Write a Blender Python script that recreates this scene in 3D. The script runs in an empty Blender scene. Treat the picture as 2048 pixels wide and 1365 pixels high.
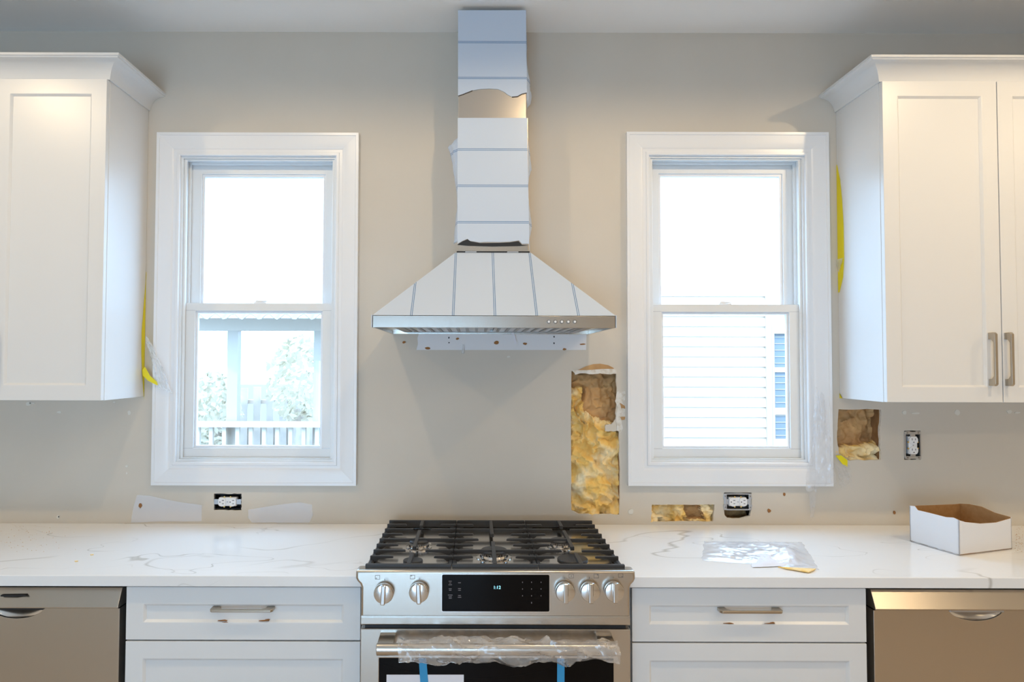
import bpy, bmesh, math, random
from mathutils import Vector, Matrix, noise
random.seed(7)
S = bpy.context.scene
COL = S.collection

# ------------------------------------------------------------------ camera
CX, CY, FPX = 949.94, 682.5, 1380.2                      # principal point and focal length, 2048x1365 frame
CAM = Vector((-0.0596, -2.6634, 1.5327)); PITCH, ROLL = 0.0313, 0.0025
FW = Vector((0, math.cos(PITCH), math.sin(PITCH))); RT0 = Vector((1, 0, 0)); UP0 = RT0.cross(FW)
RT = RT0*math.cos(ROLL) + UP0*math.sin(ROLL); UP = UP0*math.cos(ROLL) - RT0*math.sin(ROLL)
cd = bpy.data.cameras.new('camera'); cam = bpy.data.objects.new('camera', cd); COL.objects.link(cam)
cd.sensor_width = 36; cd.lens = FPX*36/2048; cd.shift_x = (1024-CX)/2048; cd.shift_y = (CY-682.5)/2048
cd.clip_start = .05; cd.clip_end = 200
cam.matrix_world = Matrix(((RT.x, UP.x, -FW.x, CAM.x), (RT.y, UP.y, -FW.y, CAM.y), (RT.z, UP.z, -FW.z, CAM.z), (0, 0, 0, 1)))
S.camera = cam

# ------------------------------------------------------------------ world, lamps, exposure
S.view_settings.view_transform = 'Standard'; S.view_settings.look = 'None'
S.view_settings.exposure = 0.0; S.view_settings.gamma = 1.0; S.view_settings.use_curve_mapping = False
W = bpy.data.worlds.new('world'); S.world = W; W.use_nodes = True
bg = W.node_tree.nodes['Background']; bg.inputs[0].default_value = (.42, .69, 1, 1); bg.inputs[1].default_value = 9.0
CEIL = 2.826
def lamp(name, kind, loc, energy, color, **k):
    l = bpy.data.lights.new(name, kind); l.energy = energy; l.color = color
    for a, b in k.items(): setattr(l, a, b)
    o = bpy.data.objects.new(name, l); o.location = loc; COL.objects.link(o); return o
WARM = (1, .76, .46)
for x, e in ((-2.1, 26), (-.81, 19), (.41, 23), (1.80, 34), (3.05, 28)):                # row of ceiling downlights over the counter
    lamp('warm_lamp', 'SPOT', (x, -1.28, CEIL-.01), e, WARM, shadow_soft_size=.02, spot_size=math.radians(168), spot_blend=.25)
for x, e in ((-1.5, 1), (0, 2), (1.5, 6), (2.9, 9)):  # unseen rear lamps, added as warm fill, stronger on the right
    lamp('warm_lamp', 'AREA', (x, -3.4, CEIL-.004), e, WARM, shape='DISK', size=.10)
sun_fill = lamp('sun_fill', 'SUN', (0, -6, 8), 2.0, (1, .97, .92), angle=.02)  # added to brighten the outdoor surfaces; the sky is taken as overcast
sun_fill.rotation_euler = (math.radians(38), 0, math.radians(-25))

# ------------------------------------------------------------------ helpers
def ray(px, py): return (FW + RT*((px-CX)/FPX) + UP*((CY-py)/FPX))
def wy(px, py, Y=0.0):                                    # pixel -> point on the plane y = Y
    d = ray(px, py); return CAM + d*((Y-CAM.y)/d.y)
def wz(px, py, Z):
    d = ray(px, py); return CAM + d*((Z-CAM.z)/d.z)
def wxp(px, py, X):
    d = ray(px, py); return CAM + d*((X-CAM.x)/d.x)
def pxz(pts, Y=0.0):
    return [(wy(a, b, Y).x, wy(a, b, Y).z) for a, b in pts]

MATS = {}
def mat(name, col=(.8, .8, .8), rough=.5, metal=0, spec=.5, **k):
    m = bpy.data.materials.new(name); m.use_nodes = True; n = m.node_tree.nodes; l = m.node_tree.links
    b = n['Principled BSDF']; b.inputs['Base Color'].default_value = (*col, 1); b.inputs['Roughness'].default_value = rough
    b.inputs['Metallic'].default_value = metal; b.inputs['Specular IOR Level'].default_value = spec
    if 'emit' in k:
        b.inputs['Emission Color'].default_value = (*k['emit'], 1); b.inputs['Emission Strength'].default_value = k.get('es', 1)
    if 'trans' in k: b.inputs['Alpha'].default_value = k['trans']
    tc = n.new('ShaderNodeTexCoord')
    if 'var' in k:                                        # colour variation: (second colour, scale, lo, hi)
        c2, sc, lo, hi = k['var']
        t = n.new('ShaderNodeTexNoise'); t.inputs['Scale'].default_value = sc; t.inputs['Detail'].default_value = 5
        l.new(tc.outputs['Object'], t.inputs['Vector'])
        r = n.new('ShaderNodeValToRGB'); r.color_ramp.elements[0].position = lo; r.color_ramp.elements[1].position = hi
        r.color_ramp.elements[0].color = (*col, 1); r.color_ramp.elements[1].color = (*c2, 1)
        l.new(t.outputs['Fac'], r.inputs['Fac']); l.new(r.outputs['Color'], b.inputs['Base Color'])
    if 'bump' in k:                                       # (scale, strength, distance[, stretch])
        sc, st, di = k['bump'][:3]; stretch = k['bump'][3] if len(k['bump']) > 3 else (1, 1, 1)
        mp = n.new('ShaderNodeMapping'); mp.inputs['Scale'].default_value = stretch; l.new(tc.outputs['Object'], mp.inputs['Vector'])
        t2 = n.new('ShaderNodeTexNoise'); t2.inputs['Scale'].default_value = sc; t2.inputs['Detail'].default_value = 3
        l.new(mp.outputs[0], t2.inputs['Vector'])
        bp = n.new('ShaderNodeBump'); bp.inputs['Strength'].default_value = st; bp.inputs['Distance'].default_value = di
        l.new(t2.outputs['Fac'], bp.inputs['Height']); l.new(bp.outputs[0], b.inputs['Normal'])
    MATS[name] = m; return m

mat('wall', (.66, .605, .525), .75, bump=(260, .12, .0006), var=((.645, .59, .51), 3, .4, .6))
mat('ceiling', (.92, .91, .89), .85)
mat('side_wall', (.75, .69, .60), .8)
mat('floor', (.62, .52, .42), .4, var=((.54, .44, .34), 4, .35, .65))
mat('paint', (.78, .78, .775), .32)
mat('trim', (.84, .85, .87), .28)
mat('vinyl', (.80, .81, .81), .35)
mat('steel', (.57, .52, .46), .24, 1, bump=(40, .10, .0004, (1, 20, 60)))
mat('steel_smooth', (.70, .68, .66), .16, 1)
mat('steel_dark', (.30, .29, .28), .35, 1)
mat('nickel', (.50, .44, .36), .30, 1)
mat('iron', (.030, .031, .034), .42, bump=(300, .25, .001))
mat('black', (.008, .008, .009), .5)
mat('black_glass', (.004, .003, .003), .06, spec=.12)
mat('kraft', (.66, .40, .17), .7, var=((.38, .20, .08), 9, .35, .72), bump=(25, .35, .004))
mat('insul', (.93, .62, .19), .95, var=((.97, .86, .60), 13, .44, .70), bump=(70, .6, .004))
mat('card_in', (.36, .19, .07), .8, var=((.42, .24, .10), 60, .3, .7))
mat('card_white', (.80, .80, .82), .55)
mat('gypsum', (.78, .75, .70), .9, var=((.62, .55, .45), 60, .45, .7))
mat('spackle', (.74, .72, .66), .8)
mat('rust', (.33, .15, .05), .9)
mat('tape_yellow', (.85, .72, .01), .5)
mat('tape_blue', (.03, .30, .60), .55)
mat('paper', (.80, .80, .86), .6)
mat('outlet', (.86, .86, .87), .3)
mat('zinc', (.50, .51, .53), .38, .85)
mat('stud', (.36, .20, .09), .8, var=((.25, .13, .05), 20, .4, .6))
mat('sheath', (.20, .14, .09), .9)
mat('digit', (.2, .7, .9), .5, emit=(.35, .85, 1), es=1.6)
mat('print', (.20, .18, .19), .5)
mat('ink', (.12, .10, .09), .6)
mat('brass', (.75, .55, .22), .3, 1)
mat('siding', (.70, .58, .48), .6)
mat('ext_white', (.52, .44, .36), .6)
mat('ext_blue', (.17, .19, .21), .5)
mat('ext_wood', (.56, .48, .42), .7, var=((.64, .54, .46), 6, .4, .6))
mat('ext_leaf', (.80, .72, .58), .8)
mat('ext_ground', (.15, .13, .115), .9)
mat('ext_roof', (.42, .36, .30), .5)

def plastic(name, clear, tint=(.9, .93, 1), rough=.12, nscale=30, var=.12, gloss=.6):
    """thin plastic: see-through share, a little white scatter and gloss"""
    m = bpy.data.materials.new(name); m.use_nodes = True; n = m.node_tree.nodes; l = m.node_tree.links
    n.remove(n['Principled BSDF']); out = n['Material Output']
    tr = n.new('ShaderNodeBsdfTransparent'); di = n.new('ShaderNodeBsdfDiffuse'); di.inputs[0].default_value = (*tint, 1)
    tl = n.new('ShaderNodeBsdfTranslucent'); tl.inputs[0].default_value = (*tint, 1)
    gl = n.new('ShaderNodeBsdfGlossy'); gl.inputs['Roughness'].default_value = rough
    m0 = n.new('ShaderNodeMixShader'); m0.inputs[0].default_value = .15; l.new(di.outputs[0], m0.inputs[1]); l.new(tl.outputs[0], m0.inputs[2])
    tc = n.new('ShaderNodeTexCoord'); t = n.new('ShaderNodeTexNoise'); t.inputs['Scale'].default_value = nscale; t.inputs['Detail'].default_value = 4
    l.new(tc.outputs['Object'], t.inputs['Vector'])
    mr = n.new('ShaderNodeMapRange'); mr.inputs[1].default_value = .3; mr.inputs[2].default_value = .7
    mr.inputs[3].default_value = max(0, clear-var); mr.inputs[4].default_value = min(1, clear+var); l.new(t.outputs['Fac'], mr.inputs[0])
    m1 = n.new('ShaderNodeMixShader'); l.new(mr.outputs[0], m1.inputs[0]); l.new(m0.outputs[0], m1.inputs[1]); l.new(tr.outputs[0], m1.inputs[2])
    lw = n.new('ShaderNodeLayerWeight'); lw.inputs[0].default_value = .5
    fr = n.new('ShaderNodeMapRange'); fr.inputs[1].default_value = .3; fr.inputs[2].default_value = 1; fr.inputs[3].default_value = .05; fr.inputs[4].default_value = gloss; l.new(lw.outputs['Facing'], fr.inputs[0])
    m2 = n.new('ShaderNodeMixShader'); l.new(fr.outputs[0], m2.inputs[0]); l.new(m1.outputs[0], m2.inputs[1]); l.new(gl.outputs[0], m2.inputs[2])
    l.new(m2.outputs[0], out.inputs[0]); MATS[name] = m
plastic('wrap', .74, (.90, .86, .82), .10, 22, .14, .8)
plastic('film_clear', .86, (.9, .93, 1), .2, 18, .10, .4)
plastic('film_milky', .55, (.9, .93, .97), .3, 18, .15, .35)
plastic('bag', .52, (.93, .95, 1), .18, 14, .14, .5)
mat('patch', (.95, .95, .98), .7, trans=.5)

def glass_mat():
    m = bpy.data.materials.new('pane_glass'); m.use_nodes = True; n = m.node_tree.nodes; l = m.node_tree.links
    n.remove(n['Principled BSDF'])
    tr = n.new('ShaderNodeBsdfTransparent'); tr.inputs[0].default_value = (.96, .98, 1, 1); gl = n.new('ShaderNodeBsdfGlossy'); gl.inputs['Roughness'].default_value = .0
    mx = n.new('ShaderNodeMixShader')
    mx.inputs[0].default_value = .04; l.new(tr.outputs[0], mx.inputs[1]); l.new(gl.outputs[0], mx.inputs[2]); l.new(mx.outputs[0], n['Material Output'].inputs[0])
    MATS['pane_glass'] = m
glass_mat()

def quartz_mat():
    m = mat('quartz', (.86, .86, .86), .14, spec=.5); n = m.node_tree.nodes; l = m.node_tree.links; b = n['Principled BSDF']
    tc = n.new('ShaderNodeTexCoord')
    def vein(scale, off, width, mscale):
        mp = n.new('ShaderNodeMapping'); mp.inputs['Location'].default_value = off; mp.inputs['Rotation'].default_value = (0, 0, .5); mp.inputs['Scale'].default_value = (.8, 1.7, 1.2)
        l.new(tc.outputs['Object'], mp.inputs[0])
        t = n.new('ShaderNodeTexNoise'); t.inputs['Scale'].default_value = scale; t.inputs['Detail'].default_value = 2.5; t.inputs['Distortion'].default_value = .35; l.new(mp.outputs[0], t.inputs['Vector'])
        s = n.new('ShaderNodeMath'); s.operation = 'SUBTRACT'; s.inputs[1].default_value = .5; l.new(t.outputs['Fac'], s.inputs[0])
        a = n.new('ShaderNodeMath'); a.operation = 'ABSOLUTE'; l.new(s.outputs[0], a.inputs[0])
        r = n.new('ShaderNodeMapRange'); r.inputs[1].default_value = 0; r.inputs[2].default_value = width; r.inputs[3].default_value = 1; r.inputs[4].default_value = 0; l.new(a.outputs[0], r.inputs[0])
        t2 = n.new('ShaderNodeTexNoise'); t2.inputs['Scale'].default_value = mscale; l.new(mp.outputs[0], t2.inputs['Vector'])
        r2 = n.new('ShaderNodeMapRange'); r2.inputs[1].default_value = .46; r2.inputs[2].default_value = .60; l.new(t2.outputs['Fac'], r2.inputs[0])
        x = n.new('ShaderNodeMath'); x.operation = 'MULTIPLY'; l.new(r.outputs[0], x.inputs[0]); l.new(r2.outputs[0], x.inputs[1]); return x
    v1 = vein(1.5, (1.3, 4.2, 0), .007, 1.6); v2 = vein(2.6, (7.1, 2.2, 3), .004, 2.2)
    mx = n.new('ShaderNodeMath'); mx.operation = 'MAXIMUM'; l.new(v1.outputs[0], mx.inputs[0]); l.new(v2.outputs[0], mx.inputs[1])
    sc = n.new('ShaderNodeMath'); sc.operation = 'MULTIPLY'; sc.inputs[1].default_value = .75; l.new(mx.outputs[0], sc.inputs[0])
    mc = n.new('ShaderNodeMix'); mc.data_type = 'RGBA'; mc.inputs[6].default_value = (.86, .86, .86, 1); mc.inputs[7].default_value = (.42, .40, .37, 1)
    l.new(sc.outputs[0], mc.inputs[0]); l.new(mc.outputs[2], b.inputs['Base Color'])
quartz_mat()

def stripe_mat(name, axis, period, phase):
    """white protective film printed with a repeating pair of thin blue lines"""
    m = mat(name, (.58, .66, .78), .30); n = m.node_tree.nodes; l = m.node_tree.links; b = n['Principled BSDF']
    tc = n.new('ShaderNodeTexCoord'); sp = n.new('ShaderNodeSeparateXYZ'); l.new(tc.outputs['Object'], sp.inputs[0])
    def M(op, a, v):
        q = n.new('ShaderNodeMath'); q.operation = op; l.new(a, q.inputs[0])
        if v is not None: q.inputs[1].default_value = v
        return q.outputs[0]
    s = M('SUBTRACT', sp.outputs[axis], phase); s = M('DIVIDE', s, period); s = M('FRACT', M('ADD', s, 100.5), None); s = M('SUBTRACT', s, .5); s = M('MULTIPLY', s, period); s = M('ABSOLUTE', s, None)
    s = M('SUBTRACT', s, .0026); s = M('ABSOLUTE', s, None); s = M('LESS_THAN', s, .0011)
    mc = n.new('ShaderNodeMix'); mc.data_type = 'RGBA'; mc.inputs[6].default_value = (.58, .66, .78, 1); mc.inputs[7].default_value = (.10, .22, .42, 1)
    l.new(s, mc.inputs[0]); l.new(mc.outputs[2], b.inputs['Base Color'])

class MB:
    def __init__(s): s.v = []; s.f = []; s.m = []
    def add(s, v, f, mi=0):
        o = len(s.v); s.v += [tuple(x) for x in v]; s.f += [tuple(i+o for i in q) for q in f]; s.m += [mi]*len(f); return s
    def box(s, x0, x1, y0, y1, z0, z1, mi=0):
        return s.add([(x, y, z) for x in (x0, x1) for y in (y0, y1) for z in (z0, z1)],
                     [(0, 1, 3, 2), (4, 6, 7, 5), (0, 4, 5, 1), (2, 3, 7, 6), (0, 2, 6, 4), (1, 5, 7, 3)], mi)
    def prism(s, poly, ax, a, b, mi=0):                   # ax: axis of extrusion; poly in the two other axes (x before y before z)
        def p(u, v, w): return (w, u, v) if ax == 'x' else (u, w, v) if ax == 'y' else (u, v, w)
        n = len(poly); v = [p(u, w, a) for u, w in poly]+[p(u, w, b) for u, w in poly]
        return s.add(v, [tuple(range(n)), tuple(range(2*n-1, n-1, -1))]+[(i, (i+1) % n, n+(i+1) % n, n+i) for i in range(n)], mi)
    def ring(s, o, i, y0, y1, mi=0):                      # rectangular frame in XZ; o,i = (x0,x1,z0,z1)
        def r(q, y): return [(q[0], y, q[2]), (q[1], y, q[2]), (q[1], y, q[3]), (q[0], y, q[3])]
        v = r(o, y0)+r(i, y0)+r(o, y1)+r(i, y1); f = []
        for k in range(4):
            j = (k+1) % 4
            f += [(k, j, 4+j, 4+k), (8+k, 12+k, 12+j, 8+j), (k, 8+k, 8+j, j), (4+k, 4+j, 12+j, 12+k)]
        return s.add(v, f, mi)
    def grid(s, nu, nv, fn, mi=0):
        v = [fn(i/nu, j/nv) for j in range(nv+1) for i in range(nu+1)]
        return s.add(v, [(j*(nu+1)+i, j*(nu+1)+i+1, (j+1)*(nu+1)+i+1, (j+1)*(nu+1)+i) for j in range(nv) for i in range(nu)], mi)
    def tube(s, pts, rad, n=12, mi=0):
        pts = [Vector(p) for p in pts]; o = len(s.v); rings = []
        for k, p in enumerate(pts):
            d = (pts[min(k+1, len(pts)-1)]-pts[max(k-1, 0)]).normalized()
            a = d.cross(Vector((0, 0, 1)) if abs(d.z) < .9 else Vector((1, 0, 0))).normalized(); b = d.cross(a)
            r = rad[k] if isinstance(rad, (list, tuple)) else rad
            rings.append([p+a*r*math.cos(2*math.pi*q/n)+b*r*math.sin(2*math.pi*q/n) for q in range(n)])
        v = [q for r in rings for q in r]; f = [tuple(range(n)), tuple(range(len(v)-1, len(v)-n-1, -1))]
        for k in range(len(pts)-1):
            f += [(k*n+q, k*n+(q+1) % n, (k+1)*n+(q+1) % n, (k+1)*n+q) for q in range(n)]
        return s.add(v, f, mi)
    def lathe(s, prof, c, ax='z', n=32, mi=0):            # prof: (radius, height along axis)
        v = []
        for r, h in prof:
            for q in range(n):
                a = 2*math.pi*q/n; u, w = r*math.cos(a), r*math.sin(a)
                v.append((c[0]+u, c[1]+w, c[2]+h) if ax == 'z' else (c[0]+u, c[1]-h, c[2]+w))
        f = [(k*n+q, k*n+(q+1) % n, (k+1)*n+(q+1) % n, (k+1)*n+q) for k in range(len(prof)-1) for q in range(n)]
        f += [tuple(range(n)), tuple(range(len(v)-1, len(v)-n-1, -1))]
        return s.add(v, f, mi)
    def mesh(s, name, mats):
        me = bpy.data.meshes.new(name); me.from_pydata(s.v, [], s.f)
        bm = bmesh.new(); bm.from_mesh(me); bmesh.ops.recalc_face_normals(bm, faces=bm.faces); bm.to_mesh(me); bm.free()
        for q in ([mats] if isinstance(mats, str) else mats): me.materials.append(MATS[q])
        if any(s.m):
            for p, i in zip(me.polygons, s.m): p.material_index = i
        return me
    def build(s, name, mats, parent=None, bevel=0, smooth=False, solid=0, seg=2, sub=0):
        return put(name, s.mesh(name, mats), parent, bevel, smooth, solid, seg, sub)

def put(name, me, parent=None, bevel=0, smooth=False, solid=0, seg=2, sub=0):
    o = bpy.data.objects.new(name, me); COL.objects.link(o)
    if smooth:
        me.polygons.foreach_set('use_smooth', [True]*len(me.polygons)); me.set_sharp_from_angle(angle=math.radians(smooth if smooth is not True else 40))
    if solid: q = o.modifiers.new('solid', 'SOLIDIFY'); q.thickness = solid; q.offset = 0
    if bevel: q = o.modifiers.new('bevel', 'BEVEL'); q.width = bevel; q.segments = seg; q.limit_method = 'ANGLE'; q.angle_limit = .6
    if sub: q = o.modifiers.new('sub', 'SUBSURF'); q.levels = sub; q.render_levels = sub
    if parent: own(o, parent)
    return o
def own(o, p):
    o.parent = p
    if p.type == 'EMPTY': o.matrix_parent_inverse = Matrix.Translation(-p.location)
def thing(name, label, cat, loc, group=None):
    o = bpy.data.objects.new(name, None); COL.objects.link(o); o.location = loc; o.empty_display_size = .05
    tag(o, label, cat, group); return o
def tag(o, label=None, cat=None, group=None, kind=None):
    if label: o['label'] = label
    if cat: o['category'] = cat
    if group: o['group'] = group
    if kind: o['kind'] = kind
    return o
def cut_sheet(name, outline, holes, mats, y0, thick, parent=None):
    """flat sheet in XZ with polygonal holes, from y0 to y0+thick"""
    cu = bpy.data.curves.new('cut', 'CURVE'); cu.dimensions = '2D'; cu.fill_mode = 'BOTH'; cu.extrude = thick/2
    for poly in [outline]+holes:
        sp = cu.splines.new('POLY'); sp.points.add(len(poly)-1); sp.use_cyclic_u = True
        for p, q in zip(sp.points, poly): p.co = (q[0], q[1], 0, 1)
    ob = bpy.data.objects.new('cut', cu); COL.objects.link(ob); bpy.context.view_layer.update()
    me = bpy.data.meshes.new_from_object(ob.evaluated_get(bpy.context.evaluated_depsgraph_get()))
    bpy.data.objects.remove(ob); bpy.data.curves.remove(cu)
    for v in me.vertices: v.co = (v.co.x, v.co.z+y0+thick/2, v.co.y)
    bm = bmesh.new(); bm.from_mesh(me); bmesh.ops.remove_doubles(bm, verts=bm.verts, dist=1e-5); bmesh.ops.recalc_face_normals(bm, faces=bm.faces); bm.to_mesh(me); bm.free()
    me.materials.clear()
    for q in ([mats] if isinstance(mats, str) else mats): me.materials.append(MATS[q])
    for p in me.polygons:
        p.use_smooth = False; p.material_index = 0 if abs(p.normal.y) > .7 or isinstance(mats, str) else 1
    me.name = name
    return put(name, me, parent)
def jag(pts, n=6, amp=1.2):
    """roughen a pixel polygon: every side gets n points with a little jitter"""
    out = []
    for i, a in enumerate(pts):
        b = pts[(i+1) % len(pts)]
        for k in range(n):
            t = k/n; j = 0 if k == 0 else amp
            out.append((a[0]+(b[0]-a[0])*t+random.uniform(-j, j), a[1]+(b[1]-a[1])*t+random.uniform(-j, j)))
    return out
def rect(x0, x1, z0, z1): return [(x0, z0), (x1, z0), (x1, z1), (x0, z1)]
def fbm(x, y, z, o=4): return noise.fractal(Vector((x, y, z)), .9, 2.0, o)

# ------------------------------------------------------------------ measured layout
CT = .914                                                 # counter top height
YC = -.021
LW = dict(x0=wy(307.5, 620, YC).x, x1=wy(714.5, 620, YC).x, z1=wy(515, 265, YC).z, z0=wy(505, 972, YC).z)
RW = dict(x0=wy(1255.2, 620, YC).x, x1=wy(1662.5, 620, YC).x, z1=wy(1455, 264, YC).z, z0=wy(1460, 973, YC).z)
CW = .088                                                 # casing width
NICHE = [(1143, 743), (1160, 745), (1200, 742), (1232, 741), (1234, 800), (1233, 812), (1231, 838), (1224, 848), (1211, 851), (1211, 863), (1238, 863), (1240, 940), (1238, 1030), (1200, 1030), (1160, 1029), (1143, 1022), (1142, 880)]
HOLE_R = [(1677, 819), (1762, 820), (1760, 872), (1762, 920), (1700, 922), (1678, 908), (1674, 875)]
HOLE_L = [(1304, 1010), (1429, 1010), (1426, 1044), (1302, 1044)]
HOLE_U = [(1449, 1016), (1500, 1016), (1499, 1033), (1480, 1038), (1455, 1037), (1449, 1030)]
BOXES = {'a': (429, 482, 989, 1019), 'b': (1449, 1502, 989, 1019), 'c': (1808.5, 1841, 862, 920)}

# ------------------------------------------------------------------ room shell
holes = []
for w in (LW, RW): holes.append(rect(w['x0']+CW-.012, w['x1']-CW+.012, w['z0']+CW-.012, w['z1']-CW+.012))
for h, n, a in ((NICHE, 5, 1.0), (HOLE_R, 6, 1.2), (HOLE_L, 8, .8)): holes.append(pxz(jag(h, n, a)))
a = BOXES['a']; holes.append(pxz(jag([(a[0]-1, a[2]-1), (a[1]+1, a[2]-1), (a[1]+1, a[3]+2), (a[0]-1, a[3]+2)], 8, .8)))
b = BOXES['b']; holes.append(pxz(jag([(b[0]-1, b[2]-3), (b[1]+1, b[2]-3), (b[1]+1, 1020), (1500, 1033), (1480, 1038), (1455, 1037), (1449, 1030)], 4, .8)))
c = BOXES['c']; holes.append(pxz(jag([(c[0], c[2]), (c[1], c[2]), (c[1], c[3]), (c[0], c[3])], 6, .5)))
wall = cut_sheet('wall_back', rect(-3.2, 3.8, 0, CEIL), holes, ['wall', 'gypsum'], 0, .0127); tag(wall, kind='structure')
wopen = [rect(w['x0']+CW-.012, w['x1']-CW+.012, w['z0']+CW-.012, w['z1']-CW+.012) for w in (LW, RW)]
tag(cut_sheet('wall_outer', rect(-3.3, 3.9, -.2, CEIL+.1), wopen, 'sheath', .105, .03), kind='structure')
tag(MB().box(-3.3, 3.9, -5.4, .13, CEIL, CEIL+.1).build('ceiling', 'ceiling'), kind='structure')
tag(MB().box(-3.3, 3.9, -5.4, .13, -.1, 0).build('floor', 'floor'), kind='structure')
tag(MB().box(-3.3, -3.2, -5.4, .105, 0, CEIL).build('wall_left', 'side_wall'), kind='structure')
tag(MB().box(3.8, 3.9, -5.4, .105, 0, CEIL).build('wall_right', 'side_wall'), kind='structure')
REAR = (-1.9, .05, .04, 1.55)
tag(cut_sheet('wall_front', rect(-3.3, 3.9, 0, CEIL), [rect(REAR[0], REAR[1], REAR[2], REAR[3])], 'side_wall', -5.4, .12), kind='structure')
rw = tag(MB().ring((REAR[0]-.07, REAR[1]+.07, REAR[2]-.07, REAR[3]+.07), REAR, -5.285, -5.26).build('window_3', 'trim'), kind='structure')
for x in (-.9,): MB().box(x-.03, x+.03, -5.38, -5.30, REAR[2], REAR[3]).build('mullion', 'trim', rw)
def portal(x, y, z, sx, sz, rx):
    o = lamp('daylight_portal', 'AREA', (x, y, z), 1, (1, 1, 1), shape='RECTANGLE', size=sx, size_y=sz); o.data.cycles.is_portal = True; o.rotation_euler = (rx, 0, 0)
portal((REAR[0]+REAR[1])/2, -5.39, (REAR[2]+REAR[3])/2, REAR[1]-REAR[0], REAR[3]-REAR[2], math.radians(90))
for w in (LW, RW): portal((w['x0']+w['x1'])/2, .13, (w['z0']+w['z1'])/2, w['x1']-w['x0']-.18, w['z1']-w['z0']-.18, math.radians(-90))
# studs inside the wall cavity beside the cuts
for px in (1133, 1249, 1668, 1772):
    X = wy(px, 900).x; MB().box(X-.019, X+.019, .0128, .1045, .01, CEIL-.01).build('stud', 'stud', wall)

# ------------------------------------------------------------------ windows
PROF = [(0, 0), (0, .012), (.003, .014), (.011, .014), (.013, .0105), (.024, .0105), (.027, .013), (.031, .0145), (.05, .0165), (.07, .0175), (.0765, .018), (.078, .021), (.088, .021), (.088, 0)]
def window(name, w):
    root = bpy.data.objects.new(name, None); COL.objects.link(root); root.location = ((w['x0']+w['x1'])/2, 0, w['z0']); tag(root, kind='structure')
    xi0, xi1, zi0, zi1 = w['x0']+CW, w['x1']-CW, w['z0']+CW, w['z1']-CW
    n = len(PROF)
    for sd in range(4):                                   # four mitred casing boards
        A, B = [], []
        for u, t in PROF:
            c4 = [(xi0-u, zi0-u), (xi1+u, zi0-u), (xi1+u, zi1+u), (xi0-u, zi1+u)]
            A.append((c4[sd][0], -t, c4[sd][1])); B.append((c4[(sd+1) % 4][0], -t, c4[(sd+1) % 4][1]))
        m = MB(); m.add(A+B, [tuple(range(n)), tuple(range(2*n-1, n-1, -1))]+[(i, (i+1) % n, n+(i+1) % n, n+i) for i in range(n)])
        m.build('casing_board', 'trim', root, smooth=25)
    o1 = (xi0-.006, xi1+.006, zi0-.006, zi1+.006)
    i1 = (xi0+.008, xi1-.008, zi0+.010, zi1-.008)
    MB().ring(o1, i1, .0002, .134).build('jamb', 'vinyl', root)
    i2 = (i1[0]+.010, i1[1]-.010, i1[2]+.004, i1[3]-.006)
    MB().ring(i1, i2, .008, .020).build('inner_stop', 'vinyl', root, bevel=.002)
    i3 = (i1[0]+.010, i1[1]-.010, i1[2]+.010, i1[3]-.010)
    MB().ring(i1, i3, .052, .060).build('parting_stop', 'vinyl', root, bevel=.001)
    zm = wy(515, 607, .022).z
    lo = (i1[0]+.004, i1[1]-.004, i1[2]+.002, zm); g = .040
    lg = (lo[0]+.046, lo[1]-.046, lo[2]+.042, lo[3]-.034)
    s1 = MB().ring(lo, (lg[0]-.004, lg[1]+.004, lg[2]-.004, lg[3]+.004), .022, .050).build('lower_sash', 'vinyl', root, bevel=.0015)
    MB().ring((lg[0]-.004, lg[1]+.004, lg[2]-.004, lg[3]+.004), (lg[0]+.004, lg[1]-.004, lg[2]+.004, lg[3]-.004), .030, .046).build('glazing_bead', 'trim', s1, bevel=.001)
    MB().box(lg[0], lg[1], .036, .040, lg[2], lg[3]).build('pane', 'pane_glass', s1)
    for zz in (lg[3]+.006, lg[2]-.006):                   # weld lines between rail and stiles
        for xa, xb in ((lo[0]+.001, lg[0]-.005), (lg[1]+.005, lo[1]-.001)):
            MB().box(xa, xb, .0216, .0222, zz-.0006, zz+.0006).build('weld_line', 'zinc', s1)
    up = (i1[0]+.006, i1[1]-.006, zm-.036, i1[3]-.004)
    ug = (up[0]+.046, up[1]-.046, up[2]+.036, up[3]-.044)
    s2 = MB().ring(up, (ug[0]-.004, ug[1]+.004, ug[2]-.004, ug[3]+.004), .064, .094).build('upper_sash', 'vinyl', root, bevel=.0015)
    MB().ring((ug[0]-.004, ug[1]+.004, ug[2]-.004, ug[3]+.004), (ug[0]+.006, ug[1]-.006, ug[2]+.004, ug[3]-.006), .070, .090).build('glazing_bead', 'trim', s2, bevel=.001)
    MB().box(ug[0], ug[1], .078, .082, ug[2], ug[3]).build('pane', 'pane_glass', s2)
    xm = (lo[0]+lo[1])/2
    lk = MB().box(xm-.022, xm+.026, .026, .046, zm, zm+.005).build('sash_lock', 'outlet', root, bevel=.002)
    MB().prism([(xm-.020, zm+.005), (xm+.004, zm+.005), (xm+.028, zm+.008), (xm+.028, zm+.011), (xm-.014, zm+.013)], 'y', .030, .042).build('lever', 'outlet', lk, bevel=.002)
window('window_1', LW); window('window_2', RW)

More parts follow.
